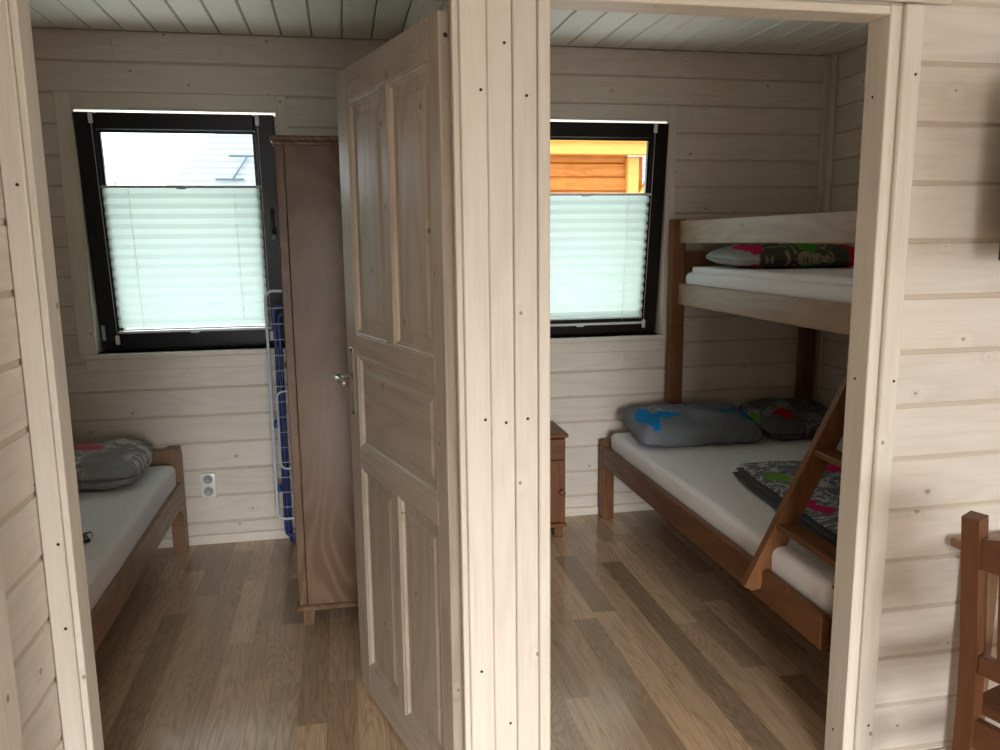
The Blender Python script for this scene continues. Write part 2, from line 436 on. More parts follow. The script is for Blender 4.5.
# right opening
trim(1.3165, 1.3495, 1.826, 1.912, 0, 2.045, .0025)
mb = MB(); mb.box(1.3505, 1.4025, 1.816, 1.836, 0, 2.046, bev=.004); nails(mb, ((1.387, 1.885), (1.387, 1.13), (1.384, .16)), 1.816)
mb.lathe([(.0036, 0), (.0036, .001)], (1.3165, 1.875, 1.84), (-1, 0, 0), 8, mat=1); mb.lathe([(.0036, 0), (.0036, .001)], (1.3165, 1.875, 1.13), (-1, 0, 0), 8, mat=1); mb.lathe([(.0036, 0), (.0036, .001)], (1.3165, 1.875, .12), (-1, 0, 0), 8, mat=1)
struct(mb.build('trim_casing_right', ['trim_pine', 'gap_dark']), 'upright casing board right of the right-hand opening')
trim(.4750, 1.3160, 1.826, 1.912, 2.022, 2.043, .0025)
trim(-.66, 1.478, 1.806, 1.836, 2.050, 2.135, .010)
# door frame of another room on the side wall
trim(-.66, -.640, 1.470, 1.578, 0, 2.05, .006, label='edge of another door casing on the side wall')

# baseboards
mb = MB(); mb.box(XL, .325, D-.014, D-.002, 0, .050, bev=.004); struct(mb.build('baseboard_back_left', 'trim_pine'))
mb = MB(); mb.box(.435, XR, D-.014, D-.002, 0, .048, bev=.004); struct(mb.build('baseboard_back_right', 'trim_pine'))
mb = MB(); mb.box(1.4035, SX, 1.822, 1.833, 0, .045, bev=.004); struct(mb.build('baseboard_front', 'trim_pine'))
# corner mouldings and cover strips in the bedrooms
trim(2.575, 2.618, D-.016, D-.001, 0, Z)
trim(2.606, 2.618, 4.03, 4.083, 0, Z)
trim(.4365, .46, D-.016, D-.001, 0, Z)

# ------------------------------------------------------------ windows
def window(n, win, frame_mat, handle_side, tilt=.135, left_cut=None):
    x0, x1, z0, z1 = win
    # lining boards of the recess and casing round it
    mb = MB(); t = .010
    for a, b, c, d in ((x0, x0+t, z0, z1), (x1-t, x1, z0, z1), (x0+t, x1-t, z1-t, z1)):
        mb.box(a, b, D-.012, D+.16, c, d, bev=.001, mat=0)
    root = struct(mb.build('window_%d' % n, 'trim_pine'), 'left bedroom window, tilted open' if n == 1 else 'right bedroom window, tilted open')
    cz = .068
    mb = MB(); mb.box(x0-cz, x0, D-.012, D-.001, z0-.0, z1+cz, bev=.002); mb.build('casing', 'trim_pine', root)
    mb = MB(); mb.box(x1, x1+cz*.62, D-.012, D-.001, z0-.0, z1+cz, bev=.002); mb.build('casing', 'trim_pine', root)
    mb = MB(); mb.box(x0, x1, D-.012, D-.001, z1, z1+cz, bev=.002); mb.build('casing', 'trim_pine', root)
    mb = MB(); mb.box(x0-.05, x1+.015, D-.030, D+.12, z0-.024, z0, bev=.004); mb.build('sill', 'trim_pine', root)
    mb = MB(); mb.box(x0-.04, x1+.015, D-.011, D-.001, z0-.085, z0-.025, bev=.003); mb.build('apron', 'trim_pine', root)
    # outer frame
    a, b, c, d = x0+t, x1-t, z0, z1-t
    mb = MB(); fw_ = .028; y0, y1 = D+.120, D+.160
    mb.box(a, a+fw_, y0, y1, c, d, bev=.003); mb.box(b-fw_, b, y0, y1, c, d, bev=.003)
    mb.box(a+fw_, b-fw_, y0, y1, c, c+fw_, bev=.003); mb.box(a+fw_, b-fw_, y0, y1, d-fw_, d, bev=.003)
    mb.build('frame', frame_mat, root)
    # tilted sash, hinged at its foot
    py_, pz_ = D+.125, c+.012
    T = Matrix.Translation((0, py_, pz_)) @ Matrix.Rotation(math.atan2(tilt, 1.1), 4, 'X') @ Matrix.Translation((0, -py_, -pz_))
    a += .004; b -= .004; c2 = c+.012; d2 = d-.002
    sw = .092; mb = MB(); ya, yb = D+.080, D+.118
    mb.box(a, a+sw, ya, yb, c2, d2, bev=.006, M=T); mb.box(b-sw, b, ya, yb, c2, d2, bev=.006, M=T)
    mb.box(a+sw, b-sw, ya, yb, c2, c2+.085, bev=.006, M=T); mb.box(a+sw, b-sw, ya, yb, d2-sw+.016, d2, bev=.006, M=T)
    sash = mb.build('sash', frame_mat, root)
    # glazing bead
    mb = MB(); ia, ib, ic, id_ = a+sw, b-sw, c2+.085, d2-sw+.016
    for q in ((ia, ia+.012, ic, id_), (ib-.012, ib, ic, id_), (ia, ib, ic, ic+.012), (ia, ib, id_-.012, id_)):
        mb.box(q[0], q[1], ya+.012, yb-.004, q[2], q[3], M=T)
    mb.build('glazing_bead', frame_mat, sash)
    mb = MB(); mb.box(ia+.002, ib-.002, yb-.014, yb-.010, ic, id_, M=T); mb.build('pane', 'glass', sash)
    hx = b-.034 if handle_side > 0 else a+.034
    mb = MB(); zz = (z0+z1)/2+.005
    mb.box(hx-.014, hx+.014, ya-.012, ya, zz-.035, zz+.035, bev=.004, M=T)
    mb.tube([(hx, ya-.010, zz), (hx, ya-.035, zz+.002), (hx, ya-.042, zz+.02), (hx, ya-.044, zz+.12)], .0095, 10, M=T)
    mb.build('handle', 'black_plastic', sash)
    mb = MB(); mb.box(a+.010, a+.024, ya-.014, ya, c2+.05, c2+.125, bev=.003, M=T)
    mb.build('hinge_cover', 'grey_plastic' if n == 1 else frame_mat, sash)
    # pleated blind hanging on the sash
    zt = {1: 1.780, 2: 1.745}[n]; zb = {1: 1.092, 2: 1.060}[n]
    bl = thing('pleated_blind', 'pale green pleated blind on the left window' if n == 1 else 'pale green pleated blind on the right window', 'blind', ((a+b)/2, ya, zb), 'pleated window blinds')
    yf = ya+.004
    p = MB(); m_ = 28; vs = []; fs = []
    for i in range(m_+1):
        z_ = zb+.014+(zt-zb-.028)*i/m_; yy = yf-.011 if i % 2 else yf+.000
        vs += [(ia-.004, yy-.0, z_), (ib+.006, yy, z_)]
    for i in range(m_): fs.append((2*i, 2*i+1, 2*i+3, 2*i+2))
    p.add(vs, fs, M=T); p.build('pleated_fabric', 'blind_fabric', bl)
    for zz, nm in ((zt, 'top_rail'), (zb, 'bottom_rail')):
        p = MB(); p.box(ia-.008, ib+.014, yf-.016, yf+.003, zz-.013, zz-.001, bev=.003, M=T)
        p.box((ia+ib)/2-.022, (ia+ib)/2+.022, yf-.024, yf-.014, zz-.018, zz-.009, bev=.004, M=T)
        p.build(nm, 'white_plastic' if nm == 'bottom_rail' or n == 2 else 'grey_plastic', bl)
    for xx in (ia-.016, ib+.016):
        p = MB(); p.tube([(xx, ya-.004, c2+.05), (xx, ya-.004, d2-.03)], .0011, 5, M=T); p.build('cord', 'white_plastic', bl)
        for zz in (c2+.028, d2-.048):
            p = MB(); p.box(xx-.009, xx+.009, ya-.014, ya, zz, zz+.045, bev=.003, M=T); p.build('bracket', 'white_plastic', bl)
    for xx in (ia+(ib-ia)*.16, ia+(ib-ia)*.84):
        p = MB(); p.tube([(xx, yf-.0145, zb), (xx, yf-.0145, zt)], .0008, 5, M=T); p.build('cord', 'grey_plastic', bl)
    return root
window(1, WIN1, 'window_frame_grey', 1)
window(2, WIN2, 'window_frame', -1)

# ------------------------------------------------------------ open door
A_ = Vector((.010, 2.610)); B_ = Vector((.233, 1.865)); S = (A_-B_).normalized(); Nn = Vector((S.y*-1, S.x)) ; 
if Nn.x > 0: Nn = -Nn
Wd = (A_-B_).length; TH = .036
# local frame: x from hinge to free edge, y into the door (away from the front face), z up
DM = Matrix(((S.x, -Nn.x, 0, B_.x), (S.y, -Nn.y, 0, B_.y), (0, 0, 1, 0), (0, 0, 0, 1)))
door = thing('door_1', 'pine panel door standing open into the left bedroom', 'door', (B_.x, B_.y, 0)); door['kind'] = 'structure'
zb, zt = .012, 2.0
sf = lambda s: Wd - s        # s measured from the free edge
rails = [(0, Wd, 1.905, zt), (0, Wd, zb, .105)]
mb = MB()
mb.box(0, sf(.712), 0, TH, zb, zt, bev=.003, axis='z', M=DM)          # hinge stile
mb.box(sf(.100), Wd, 0, TH, zb, zt, bev=.003, axis='z', M=DM)         # lock stile
for z0_, z1_ in ((1.905, zt), (1.155, 1.218), (.795, .860), (zb, .115)):
    mb.box(sf(.712), sf(.100), 0, TH, z0_, z1_, bev=.002, axis='x', M=DM)
mb.box(sf(.433), sf(.378), 0, TH, 1.218, 1.905, bev=.002, axis='z', M=DM)
mb.box(sf(.425), sf(.375), 0, TH, .115, .795, bev=.002, axis='z', M=DM)
mb.build('frame', 'door_pine', door)
for (s0, s1, z0_, z1_, ax) in ((.100, .378, 1.218, 1.905, 'z'), (.433, .712, 1.218, 1.905, 'z'), (.100, .712, .860, 1.155, 'x'), (.100, .375, .115, .795, 'z'), (.425, .712, .115, .795, 'z')):
    a, b = sf(s1), sf(s0); mb = MB()
    # recessed panel with raised field on both faces and a sloped moulding round it
    q = .018; r_ = .055
    def ring(d_, y_): return [(a+d_, y_, z0_+d_), (b-d_, y_, z0_+d_), (b-d_, y_, z1_-d_), (a+d_, y_, z1_-d_)]
    for sgn in (0, 1):
        Y = (lambda v: v) if sgn == 0 else (lambda v: TH-v)
        prof = [(0, .002), (.004, .0005), (.008, .004), (.012, .004), (q, .012), (r_-.014, .0135), (r_, .008)]
        vs = []; fs = []
        for d_, y_ in prof: vs += ring(d_, Y(y_))
        for i in range(len(prof)-1):
            for j in range(4): fs.append((i*4+j, i*4+(j+1) % 4, i*4+4+(j+1) % 4, i*4+4+j))
        fs.append(tuple(range(len(prof)*4-4, len(prof)*4)))
        mb.add(vs, fs, axis=ax, M=DM)
    mb.build('panel', 'door_pine', door)
hz = 1.082
mb = MB(); mb.box(sf(.066), sf(.034), -.004, 0, .955, 1.172, bev=.002, M=DM)
pl = mb.build('lock_plate', 'chrome', door)
mb = MB()
for zz in (.963, 1.164): mb.lathe([(.005, 0), (.005, .0015), (.002, .002)], (sf(.05), -.004, zz), (0, -1, 0), 10, M=DM)
mb.build('screw', 'black_plastic', pl)
mb = MB(); mb.tube([(sf(.052), -.002, hz), (sf(.052), -.040, hz), (sf(.050), -.050, hz), (sf(.060), -.055, hz+.001), (sf(.105), -.056, hz-.004), (sf(.135), -.052, hz-.008)], [.008, .008, .010, .010, .0095, .008], 10, M=DM)
mb.build('handle', 'chrome', door)
mb = MB(); mb.tube([(sf(.052), TH+.001, hz), (sf(.052), TH+.042, hz), (sf(.060), TH+.052, hz), (sf(.15), TH+.052, hz-.004)], .009, 10, M=DM)
mb.build('handle', 'chrome', door)
mb = MB(); mb.box(Wd, Wd+.0015, .008, .026, .97, 1.16, M=DM); mb.build('latch_plate', 'chrome', door)
for zz in (.25, 1.80):
    mb = MB(); mb.lathe([(.007, 0), (.007, .07)], (-.004, TH+.006, zz), (0, 0, 1), 10, M=DM)
    mb.build('hinge', 'chrome', door)
mb = MB()
mb.lathe([(.0055, 0), (.0055, .001), (.001, .001)], (0, TH*.45, 1.948), (-1, 0, 0), 10, M=DM); mb.build('screw_hole', 'black_plastic', door)

# ------------------------------------------------------------ wardrobe
wd = thing('wardrobe', 'tall brown wardrobe standing behind the open door', 'wardrobe', (.04, 3.45, 0))
wx0, wx1, wy0, wy1 = -.215, .300, 3.085, 3.80
mb = MB()
mb.box(wx0+.035, wx1, wy0+.004, wy0+.020, .085, 1.855, axis='z')
mb.box(wx0+.035, wx1, wy1-.020, wy1, .085, 1.855, axis='z')
mb.box(wx1-.012, wx1, wy0+.02, wy1-.02, .085, 1.855, axis='z')
mb.box(wx0+.02, wx1, wy0+.02, wy1-.02, .085, .105); mb.box(wx0+.02, wx1, wy0+.02, wy1-.02, 1.835, 1.855)
mb.build('body', 'wardrobe_oak', wd)
mb = MB(); mb.box(wx0, wx0+.033, wy0, wy0+.022, .085, 1.855, bev=.003, axis='z'); mb.build('corner_post', 'wardrobe_oak', wd)
mb = MB(); mb.box(wx0-.014, wx1, wy0-.016, wy1+.010, 1.855, 1.877, bev=.006); mb.box(wx0-.006, wx1, wy0-.008, wy1+.004, 1.843, 1.856, bev=.002); mb.build('cornice', 'wardrobe_oak', wd)
mb = MB(); mb.box(wx0-.010, wx1, wy0-.010, wy1+.006, .062, .085, bev=.006); mb.build('plinth', 'wardrobe_oak', wd)
for fx in (wx0+.012, wx1-.055):
    for fy in (wy0+.006, wy1-.046):
        mb = MB(); mb.prism([(fx, .062), (fx+.046, .062), (fx+.040, 0), (fx+.004, 0)], 'xz', fy, fy+.04, axis='z'); mb.build('foot', 'wardrobe_oak', wd)
for ya, yb in ((wy0+.024, (wy0+wy1)/2-.002), ((wy0+wy1)/2+.002, wy1-.002)):
    mb = MB(); mb.box(wx0, wx0+.020, ya, yb, .090, 1.838, bev=.003, axis='z')
    mb.box(wx0-.006, wx0+.001, ya+.06, yb-.06, .18, 1.74, bev=.005, axis='z')
    dd = mb.build('door', 'wardrobe_oak', wd)
    ky = yb-.03 if ya < wy0+.1 else ya+.03
    mb = MB(); mb.lathe([(.006, 0), (.006, .012), (.014, .018), (.014, .026), (.006, .030)], (wx0, ky, 1.0), (-1, 0, 0), 12); mb.build('knob', 'wardrobe_oak', dd)

# folded drying rack standing between wardrobe and outer wall
rk = thing('drying_rack', 'folded white and blue clothes drying rack behind the wardrobe', 'drying rack', (-.05, 3.95, 0))
def frame_path(x0, x1, z0, z1, y, r, sk=0):
    pts = []
    for cx, cz, a0 in ((x1-r, z1-r, 0), (x0+r, z1-r, 90), (x0+r, z0+r, 180), (x1-r, z0+r, 270)):
        for k in range(5):
            a = math.radians(a0+k*22.5); pts.append((cx+r*math.cos(a)+sk*(cz+r*math.sin(a)), y, cz+r*math.sin(a)))
    return pts
mb = MB(); mb.tube(frame_path(-.352, .27, .16, 1.275, 3.93, .035, .0), .0075, 8, closed=True); mb.build('outer_frame', 'white_enamel', rk)
mb = MB(); mb.tube(frame_path(-.318, .25, .062, 1.20, 3.96, .03, 0), .0095, 8, closed=True); mb.build('leg_frame', 'blue_plastic', rk)
mb = MB(); mb.tube(frame_path(-.300, .23, .012, 1.16, 3.99, .03, 0), .0095, 8, closed=True); mb.build('leg_frame', 'blue_plastic', rk)
for z_ in (.62, .30): mb = MB(); mb.box(-.345, -.325, 3.915, 3.945, z_, z_+.035, bev=.006); mb.build('clip', 'blue_plastic', rk)
mb = MB()
for i in range(14):
    z_ = .22+i*.075; mb.tube([(-.350, 3.93, z_), (.27, 3.93, z_)], .0022, 6)
mb.build('wire', 'white_enamel', rk)
mb = MB(); mb.tube(frame_path(-.322, .10, .42, .80, 3.905, .03, 0), .0055, 8, closed=True); mb.build('wing_frame', 'white_enamel', rk)

# double wall socket
so = thing('wall_socket', 'white double wall socket low on the left bedroom wall', 'socket', (-.692, D, .31))
mb = MB(); mb.box(-.729, -.655, D-.013, D-.0005, .247, .372, bev=.006, seg=2); mb.build('cover_plate', 'socket_plastic', so)
for zz in (.279, .340):
    mb = MB(); mb.lathe([(.0235, 0), (.0235, .004), (.0195, .004), (.0185, .001)], (-.692, D-.013, zz), (0, -1, 0), 20); q = mb.build('socket_well', 'grey_plastic', so)
    mb = MB(); mb.lathe([(.0022, 0), (.0022, .006)], (-.692, D-.014, zz+.010), (0, -1, 0), 8)
    for sx_ in (-.008, .008): mb.lathe([(.0028, 0), (.0028, .0015)], (-.692+sx_, D-.014, zz), (0, -1, 0), 8)
    mb.build('pin_holes', 'black_plastic', q)

# ------------------------------------------------------------ soft things
def pillow(name, c, w_, d_, h_, rz, mat, label, tilt=0, roll_=0, seed=0, group=None, cat='pillow', n=34, wr=.010, sag=.35, flat=3.2, pe=.40):
    vs = []; fs = []; g = []
    Mx = Matrix.Translation(c) @ Matrix.Rotation(rz, 4, 'Z') @ Matrix.Rotation(tilt, 4, 'X') @ Matrix.Rotation(roll_, 4, 'Y')
    for side in (1, -1):
        for i in range(n+1):
            for j in range(n+1):
                u, v = -1+2*i/n, -1+2*j/n
                u2, v2 = math.sin(u*math.pi/2), math.sin(v*math.pi/2)
                pr = max(0, (1-abs(u2)**flat)*(1-abs(v2)**flat))**pe
                pin = 1-.03*(1-abs(u2))*abs(v2)**3; pin2 = 1-.03*(1-abs(v2))*abs(u2)**3
                ck = 1-.10*abs(u2*v2)**4; x_, y_ = u2*w_/2*pin2*ck, v2*d_/2*pin*ck
                z_ = h_*(pr*(.5 if side > 0 else .5*sag))*side
                nz = noise.noise(Vector((x_*6+seed, y_*6, side*2.)))*wr*pr + noise.noise(Vector((x_*16+seed, y_*16, side*2.)))*wr*.45*pr
                vs.append((x_, y_, z_+nz)); g.append((x_, y_*1.0, 0.))
    K = (n+1)**2
    for s_ in range(2):
        for i in range(n):
            for j in range(n):
                a = s_*K+i*(n+1)+j; q = (a, a+n+1, a+n+2, a+1)
                fs.append(q if s_ == 0 else q[::-1])
    mb = MB(); mb.add(vs, fs, smooth=True, gco=g, M=Mx)
    o = mb.build(name, mat); me = o.data
    b = bmesh.new(); b.from_mesh(me); bmesh.ops.remove_doubles(b, verts=b.verts, dist=.0004); b.to_mesh(me); b.free()
    set_origin(o, (c[0], c[1], c[2]-h_*.5*sag)); return tag(o, label, cat, group)

def mattress(mb, x0, x1, y0, y1, z0, z1, r=.05, amp=.004, seed=0, n=36):
    """rounded box with a slightly uneven cover"""
    bm = bmesh.new(); bmesh.ops.create_cube(bm, size=1)
    for v in bm.verts: v.co = Vector(((x0+x1)/2+v.co.x*(x1-x0), (y0+y1)/2+v.co.y*(y1-y0), (z0+z1)/2+v.co.z*(z1-z0)))
    bmesh.ops.bevel(bm, geom=list(bm.edges), offset=r, segments=5, affect='EDGES', profile=.5)
    for ax, lo, hi, k in (('x', x0, x1, 16), ('y', y0, y1, 26), ('z', z0, z1, 3)):
        for i in range(1, k):
            p = lo+r+(hi-lo-2*r)*i/k; co = Vector((p if ax == 'x' else 0, p if ax == 'y' else 0, p if ax == 'z' else 0))
            bmesh.ops.bisect_plane(bm, geom=list(bm.verts)+list(bm.edges)+list(bm.faces), plane_co=co, plane_no=Vector((ax == 'x', ax == 'y', ax == 'z')))
    for v in bm.verts:
        k = noise.noise(v.co*4+Vector((seed, 0, 0)))*amp+noise.noise(Vector((v.co.x*5, v.co.y*14, v.co.z*3+seed)))*amp*.6
        v.co.z += k; v.co.x += k*.7
    mb.bm(bm, 0, 'x', smooth=True)

PINK = (.62, .02, .13); RED = (.50, .012, .03); BLUE = (.005, .20, .52); GREEN = (.10, .30, .03); TURQ = (.01, .22, .32)

# ------------------------------------------------------------ left bed
lb = thing('single_bed', 'brown pine single bed along the left bedroom wall', 'bed', (-1.24, 3.0, 0))
for px_ in (-.862, -1.70):
    mb = MB()
    if px_ > -1: mb.prism([(-.862, 0), (-.800, 0), (-.800, .49), (-.804, .523), (-.862, .523)], 'xz', 4.005, 4.065, axis='z')
    else: mb.box(px_, px_+.06, 4.005, 4.065, 0, .523, bev=.003)
    mb.build('post', 'bed_pine', lb)
    mb = MB(); mb.box(px_, px_+.06, 2.00, 2.06, 0, .42, bev=.003); mb.build('post', 'bed_pine', lb)
for z0_, z1_ in ((.40, .516), (.20, .33)):
    mb = MB(); mb.box(-1.64, -.862, 4.022, 4.050, z0_, z1_, bev=.003); mb.build('headboard', 'bed_pine', lb)
mb = MB(); mb.box(-1.64, -.862, 2.018, 2.044, .20, .40, bev=.003); mb.build('footboard', 'bed_pine', lb)
# side rail with a curved bracket dropping to the post
pr = [(2.06, .358), (2.06, .245), (3.90, .245), (3.95, .232), (3.985, .205), (4.005, .16), (4.005, .358)]
mb = MB(); mb.prism(pr, 'yz', -.826, -.800, axis='y'); mb.build('side_rail', 'bed_pine', lb)
mb = MB(); mb.prism([(2.06, .358), (2.06, .245), (4.005, .245), (4.005, .358)], 'yz', -1.70, -1.672, axis='y'); mb.build('side_rail', 'bed_pine', lb)
mb = MB()
for i in range(12): y_ = 2.12+i*.16; mb.box(-1.67, -.83, y_, y_+.07, .305, .322)
mb.build('slats', 'bed_pine', lb)
mb = MB(); mattress(mb, -1.660, -.818, 2.07, 3.99, .325, .455, .028, .004, 1); 
tag(set_origin(mb.build('mattress', 'sheet'), (-1.24, 3.0, .325)), 'white sheeted mattress on the left single bed', 'mattress')
fabric('linen_left', (.20, .20, .208), [(.05, .02, .13, .05, (.52, .12, .20))], .62, 3.1)
pillow('pillow', (-1.255, 3.775, .522), .74, .42, .160, -.03, 'linen_left', 'grey floral pillow with a pink patch on the left single bed', tilt=.05, seed=3, wr=.03, sag=.75, flat=4, pe=.36)
gd = thing('gadget', 'small black object lying on the left bed sheet', 'gadget', (-.93, 2.96, .457))
Mg = Matrix.Translation((-.950, 2.975, .460)) @ Matrix.Rotation(.5, 4, 'Z') @ Matrix.Scale(.75, 4)
mb = MB(); mb.box(-.035, .035, -.055, .055, 0, .020, bev=.007, seg=2, M=Mg); mb.build('case', 'black_plastic', gd)
mb = MB(); mb.tube([(.030, -.045, .012), (.050, -.03, .024), (.052, .02, .026), (.032, .045, .014)], .0045, 8, M=Mg); mb.build('loop', 'chrome', gd)

# ------------------------------------------------------------ nightstand
ns = thing('nightstand', 'small brown nightstand with one drawer beside the pillar', 'nightstand', (.86, 3.93, 0))
nx0, nx1, ny0, ny1 = .66, 1.068, 3.80, 4.075
mb = MB(); mb.box(nx0-.012, nx1+.014, ny0-.018, ny1+.004, .523, .545, bev=.005); mb.build('top', 'bunk_pine', ns)
mb = MB(); mb.box(nx0, nx0+.018, ny0, ny1, .075, .523, axis='z'); mb.box(nx1-.018, nx1, ny0, ny1, .075, .523, axis='z'); mb.box(nx0+.018, nx1-.018, ny1-.012, ny1, .075, .523, axis='z'); mb.box(nx0+.018, nx1-.018, ny0+.02, ny1-.012, .075, .093); mb.box(nx0+.018, nx1-.018, ny0+.003, ny1-.012, .400, .412)
mb.build('body', 'bunk_pine', ns)
mb = MB(); mb.box(nx0-.008, nx1+.008, ny0-.010, ny1, .055, .076, bev=.005); mb.build('plinth', 'bunk_pine', ns)
mb = MB(); mb.box(nx0+.004, nx1-.002, ny0-.014, ny0, .414, .519, bev=.004); dr = mb.build('drawer', 'bunk_pine', ns)
mb = MB(); mb.lathe([(.006, 0), (.006, .010), (.014, .016), (.014, .024), (.005, .028)], ((nx0+nx1)/2, ny0-.014, .466), (0, -1, 0), 14); mb.build('knob', 'bunk_pine', dr)
mb = MB(); mb.box(nx0+.004, nx1-.002, ny0-.014, ny0, .084, .408, bev=.004, axis='z')
mb.box(nx0+.06, nx1-.06, ny0-.018, ny0-.013, .14, .35, bev=.004, axis='z'); dr = mb.build('door', 'bunk_pine', ns)
mb = MB(); mb.lathe([(.006, 0), (.006, .010), (.016, .016), (.016, .024), (.005, .028)], (nx1-.022, ny0-.014, .245), (0, -1, 0), 14); mb.build('knob', 'bunk_pine', dr)
for fx in (nx0+.01, nx1-.055):
    for fy in (ny0+.004, ny1-.05): mb = MB(); mb.box(fx, fx+.045, fy, fy+.045, 0, .056, bev=.003); mb.build('foot', 'bunk_pine', ns)

# ------------------------------------------------------------ bunk bed
bb = thing('bunk_bed', 'brown pine bunk bed with wide lower berth and narrow upper berth', 'bed', (2.0, 3.05, 0))
Y0, Y1 = 2.00, 4.06
def part(nm, *b, bev=.004, axis=None, mat='bunk_pine'):
    mb = MB(); mb.box(*b, bev=bev, axis=axis); return mb.build(nm, mat, bb)
part('post', 1.333, 1.400, 4.005, 4.065, 0, .432)            # lower berth posts
part('post', 1.500, 1.560, 2.022, 2.082, 0, .322)
part('post', 1.704, 1.776, 4.000, 4.065, 0, 1.597)           # upper berth posts
part('post', 1.765, 1.825, 1.990, 2.050, 0, 1.597)
part('post', 2.480, 2.552, 4.000, 4.065, 0, 1.597)
part('post', 2.540, 2.600, 1.990, 2.050, 0, 1.597)
part('side_rail', 1.333, 1.362, 1.985, 4.004, .300, .410, axis='y')
part('side_rail', 2.575, 2.603, 2.055, 3.995, .300, .410, axis='y')
part('end_board', 1.401, 1.699, 4.020, 4.048, .265, .405); part('end_board', 1.786, 2.479, 4.020, 4.048, .265, .405)
part('end_board', 1.363, 2.574, 1.995, 2.020, .300, .390)
part('side_rail', 1.738, 1.764, 1.990, 4.030, 1.155, 1.266, axis='y', mat='bunk_pine_pale')     # upper berth
part('guard_rail', 1.738, 1.764, 1.990, 4.030, 1.474, 1.588, axis='y', mat='bunk_pine_pale')
part('side_rail', 2.565, 2.590, 2.051, 3.999, 1.155, 1.266, axis='y')
for z0_, z1_ in ((1.17, 1.27), (1.33, 1.43), (1.49, 1.585)):
    part('end_board', 1.786, 2.479, 4.020, 4.046, z0_, z1_)
part('end_board', 1.826, 2.539, 2.005, 2.030, 1.155, 1.266); part('end_board', 1.826, 2.539, 2.005, 2.030, 1.474, 1.588)
mb = MB()
for i in range(13): y_ = 2.06+i*.15; mb.box(1.765, 2.565, y_, y_+.075, 1.185, 1.203)
mb.build('slats', 'bunk_pine', bb)
mb = MB()
for i in range(13): y_ = 2.06+i*.15; mb.box(1.363, 2.574, y_, y_+.075, .325, .343)
mb.build('slats', 'bunk_pine', bb)

mb = MB(); mattress(mb, 1.366, 2.570, 2.03, 3.990, .347, .486, .030, .004, 5)
tag(set_origin(mb.build('mattress', 'sheet'), (1.97, 3.0, .347)), 'wide white sheeted mattress on the lower bunk', 'mattress')
mb = MB(); mattress(mb, 1.768, 2.560, 2.06, 3.997, 1.205, 1.325, .030, .003, 9)
um = set_origin(mb.build('mattress', 'sheet'), (2.17, 3.0, 1.205)); tag(um, 'narrow white mattress on the upper bunk', 'mattress')
mb = MB(); mattress(mb, 1.785, 2.540, 2.10, 3.95, 1.322, 1.352, .012, .007, 12)
tag(set_origin(mb.build('duvet', 'sheet'), (2.15, 3.0, 1.311)), 'thin white quilt spread over the upper bunk mattress', 'quilt')

fabric('linen_blue', (.135, .150, .170), [(-.235, -.04, .045, .15, BLUE), (-.16, -.02, .11, .045, BLUE), (.23, .05, .075, .03, BLUE), (.29, -.02, .04, .05, BLUE)], .15, 1.3, (.4, .4, .4))
fabric('linen_red', (.085, .088, .09), [(-.10, -.07, .055, .065, RED), (-.27, .0, .05, .05, GREEN)], .5, 5.2, (.30, .29, .26))
fabric('linen_upper', (.055, .052, .045), [(-.33, -.05, .10, .4, (.42, .46, .46)), (-.25, -.08, .055, .12, PINK), (.02, -.08, .05, .12, (.06, .28, .02)), (.29, -.05, .09, .4, RED)], .8, 7.4, (.34, .30, .19))
plain('linen_back', (.07, .078, .09), .85, bump=.3, bscale=9)
fabric('linen_fold', (.12, .13, .15), [(-.25, -.09, .035, .075, PINK), (-.24, -.20, .04, .05, PINK), (.05, .28, .05, .06, PINK), (-.22, .19, .05, .07, (.16, .36, .05))], .8, 2.2, (.62, .63, .60))
pillow('pillow', (1.722, 3.775, .556), .66, .42, .135, -.06, 'linen_blue', 'dark grey pillow with blue flowers at the front of the lower bunk', tilt=.14, seed=11, wr=.028, sag=.8, flat=4, pe=.34)
pillow('pillow', (2.30, 3.775, .555), .48, .40, .13, .02, 'linen_red', 'dark floral pillow with a red flower beside the wall on the lower bunk', tilt=.17, seed=17, wr=.028, sag=.8, flat=4, pe=.36)
pillow('pillow', (2.15, 3.66, 1.398), .72, .44, .15, -.03, 'linen_upper', 'dark floral pillow with pink and green flowers on the upper bunk', tilt=.03, seed=23, wr=.012, sag=.6, pe=.5)

# folded floral duvet: three loose layers
def folded(name, c, w_, d_, mat, label, rz, layers=3, th=.017, n=30):
    mb = MB(); Mx = Matrix.Translation(c) @ Matrix.Rotation(rz, 4, 'Z')
    for k in range(layers):
        vs = []; fs = []; g = []
        sc = 1-.025*k; ox, oy = (-.014, -.004, .004)[k % 3], (-.026, -.008, .004)[k % 3]
        for side in (1, -1):
            for i in range(n+1):
                for j in range(n+1):
                    u, v = math.sin((-1+2*i/n)*math.pi/2), math.sin((-1+2*j/n)*math.pi/2)
                    e = max(0, (1-abs(u)**10)*(1-abs(v)**10))**.5
                    cr = 1-.05*(abs(u)*abs(v))**3
                    x_, y_ = u*w_/2*sc*cr+ox, v*d_/2*sc*cr+oy
                    wv = noise.noise(Vector((x_*5, y_*5, 0)))*.012 + noise.noise(Vector((x_*11, y_*11, 0)))*.004
                    vs.append((x_, y_, k*th+th*.5+side*th*.5*e+wv*(.5+.5*e)+.006)); g.append((x_, y_, 0.))
        K = (n+1)**2
        for s_ in range(2):
            for i in range(n):
                for j in range(n):
                    a = s_*K+i*(n+1)+j; q = (a, a+n+1, a+n+2, a+1); fs.append(q if s_ == 0 else q[::-1])
        mb.add(vs, fs, mat=1 if k < 2 else 0, smooth=True, gco=g, M=Mx)
    o = mb.build(name, [mat, 'linen_back'])
    set_origin(o, c); return tag(o, label, 'duvet')
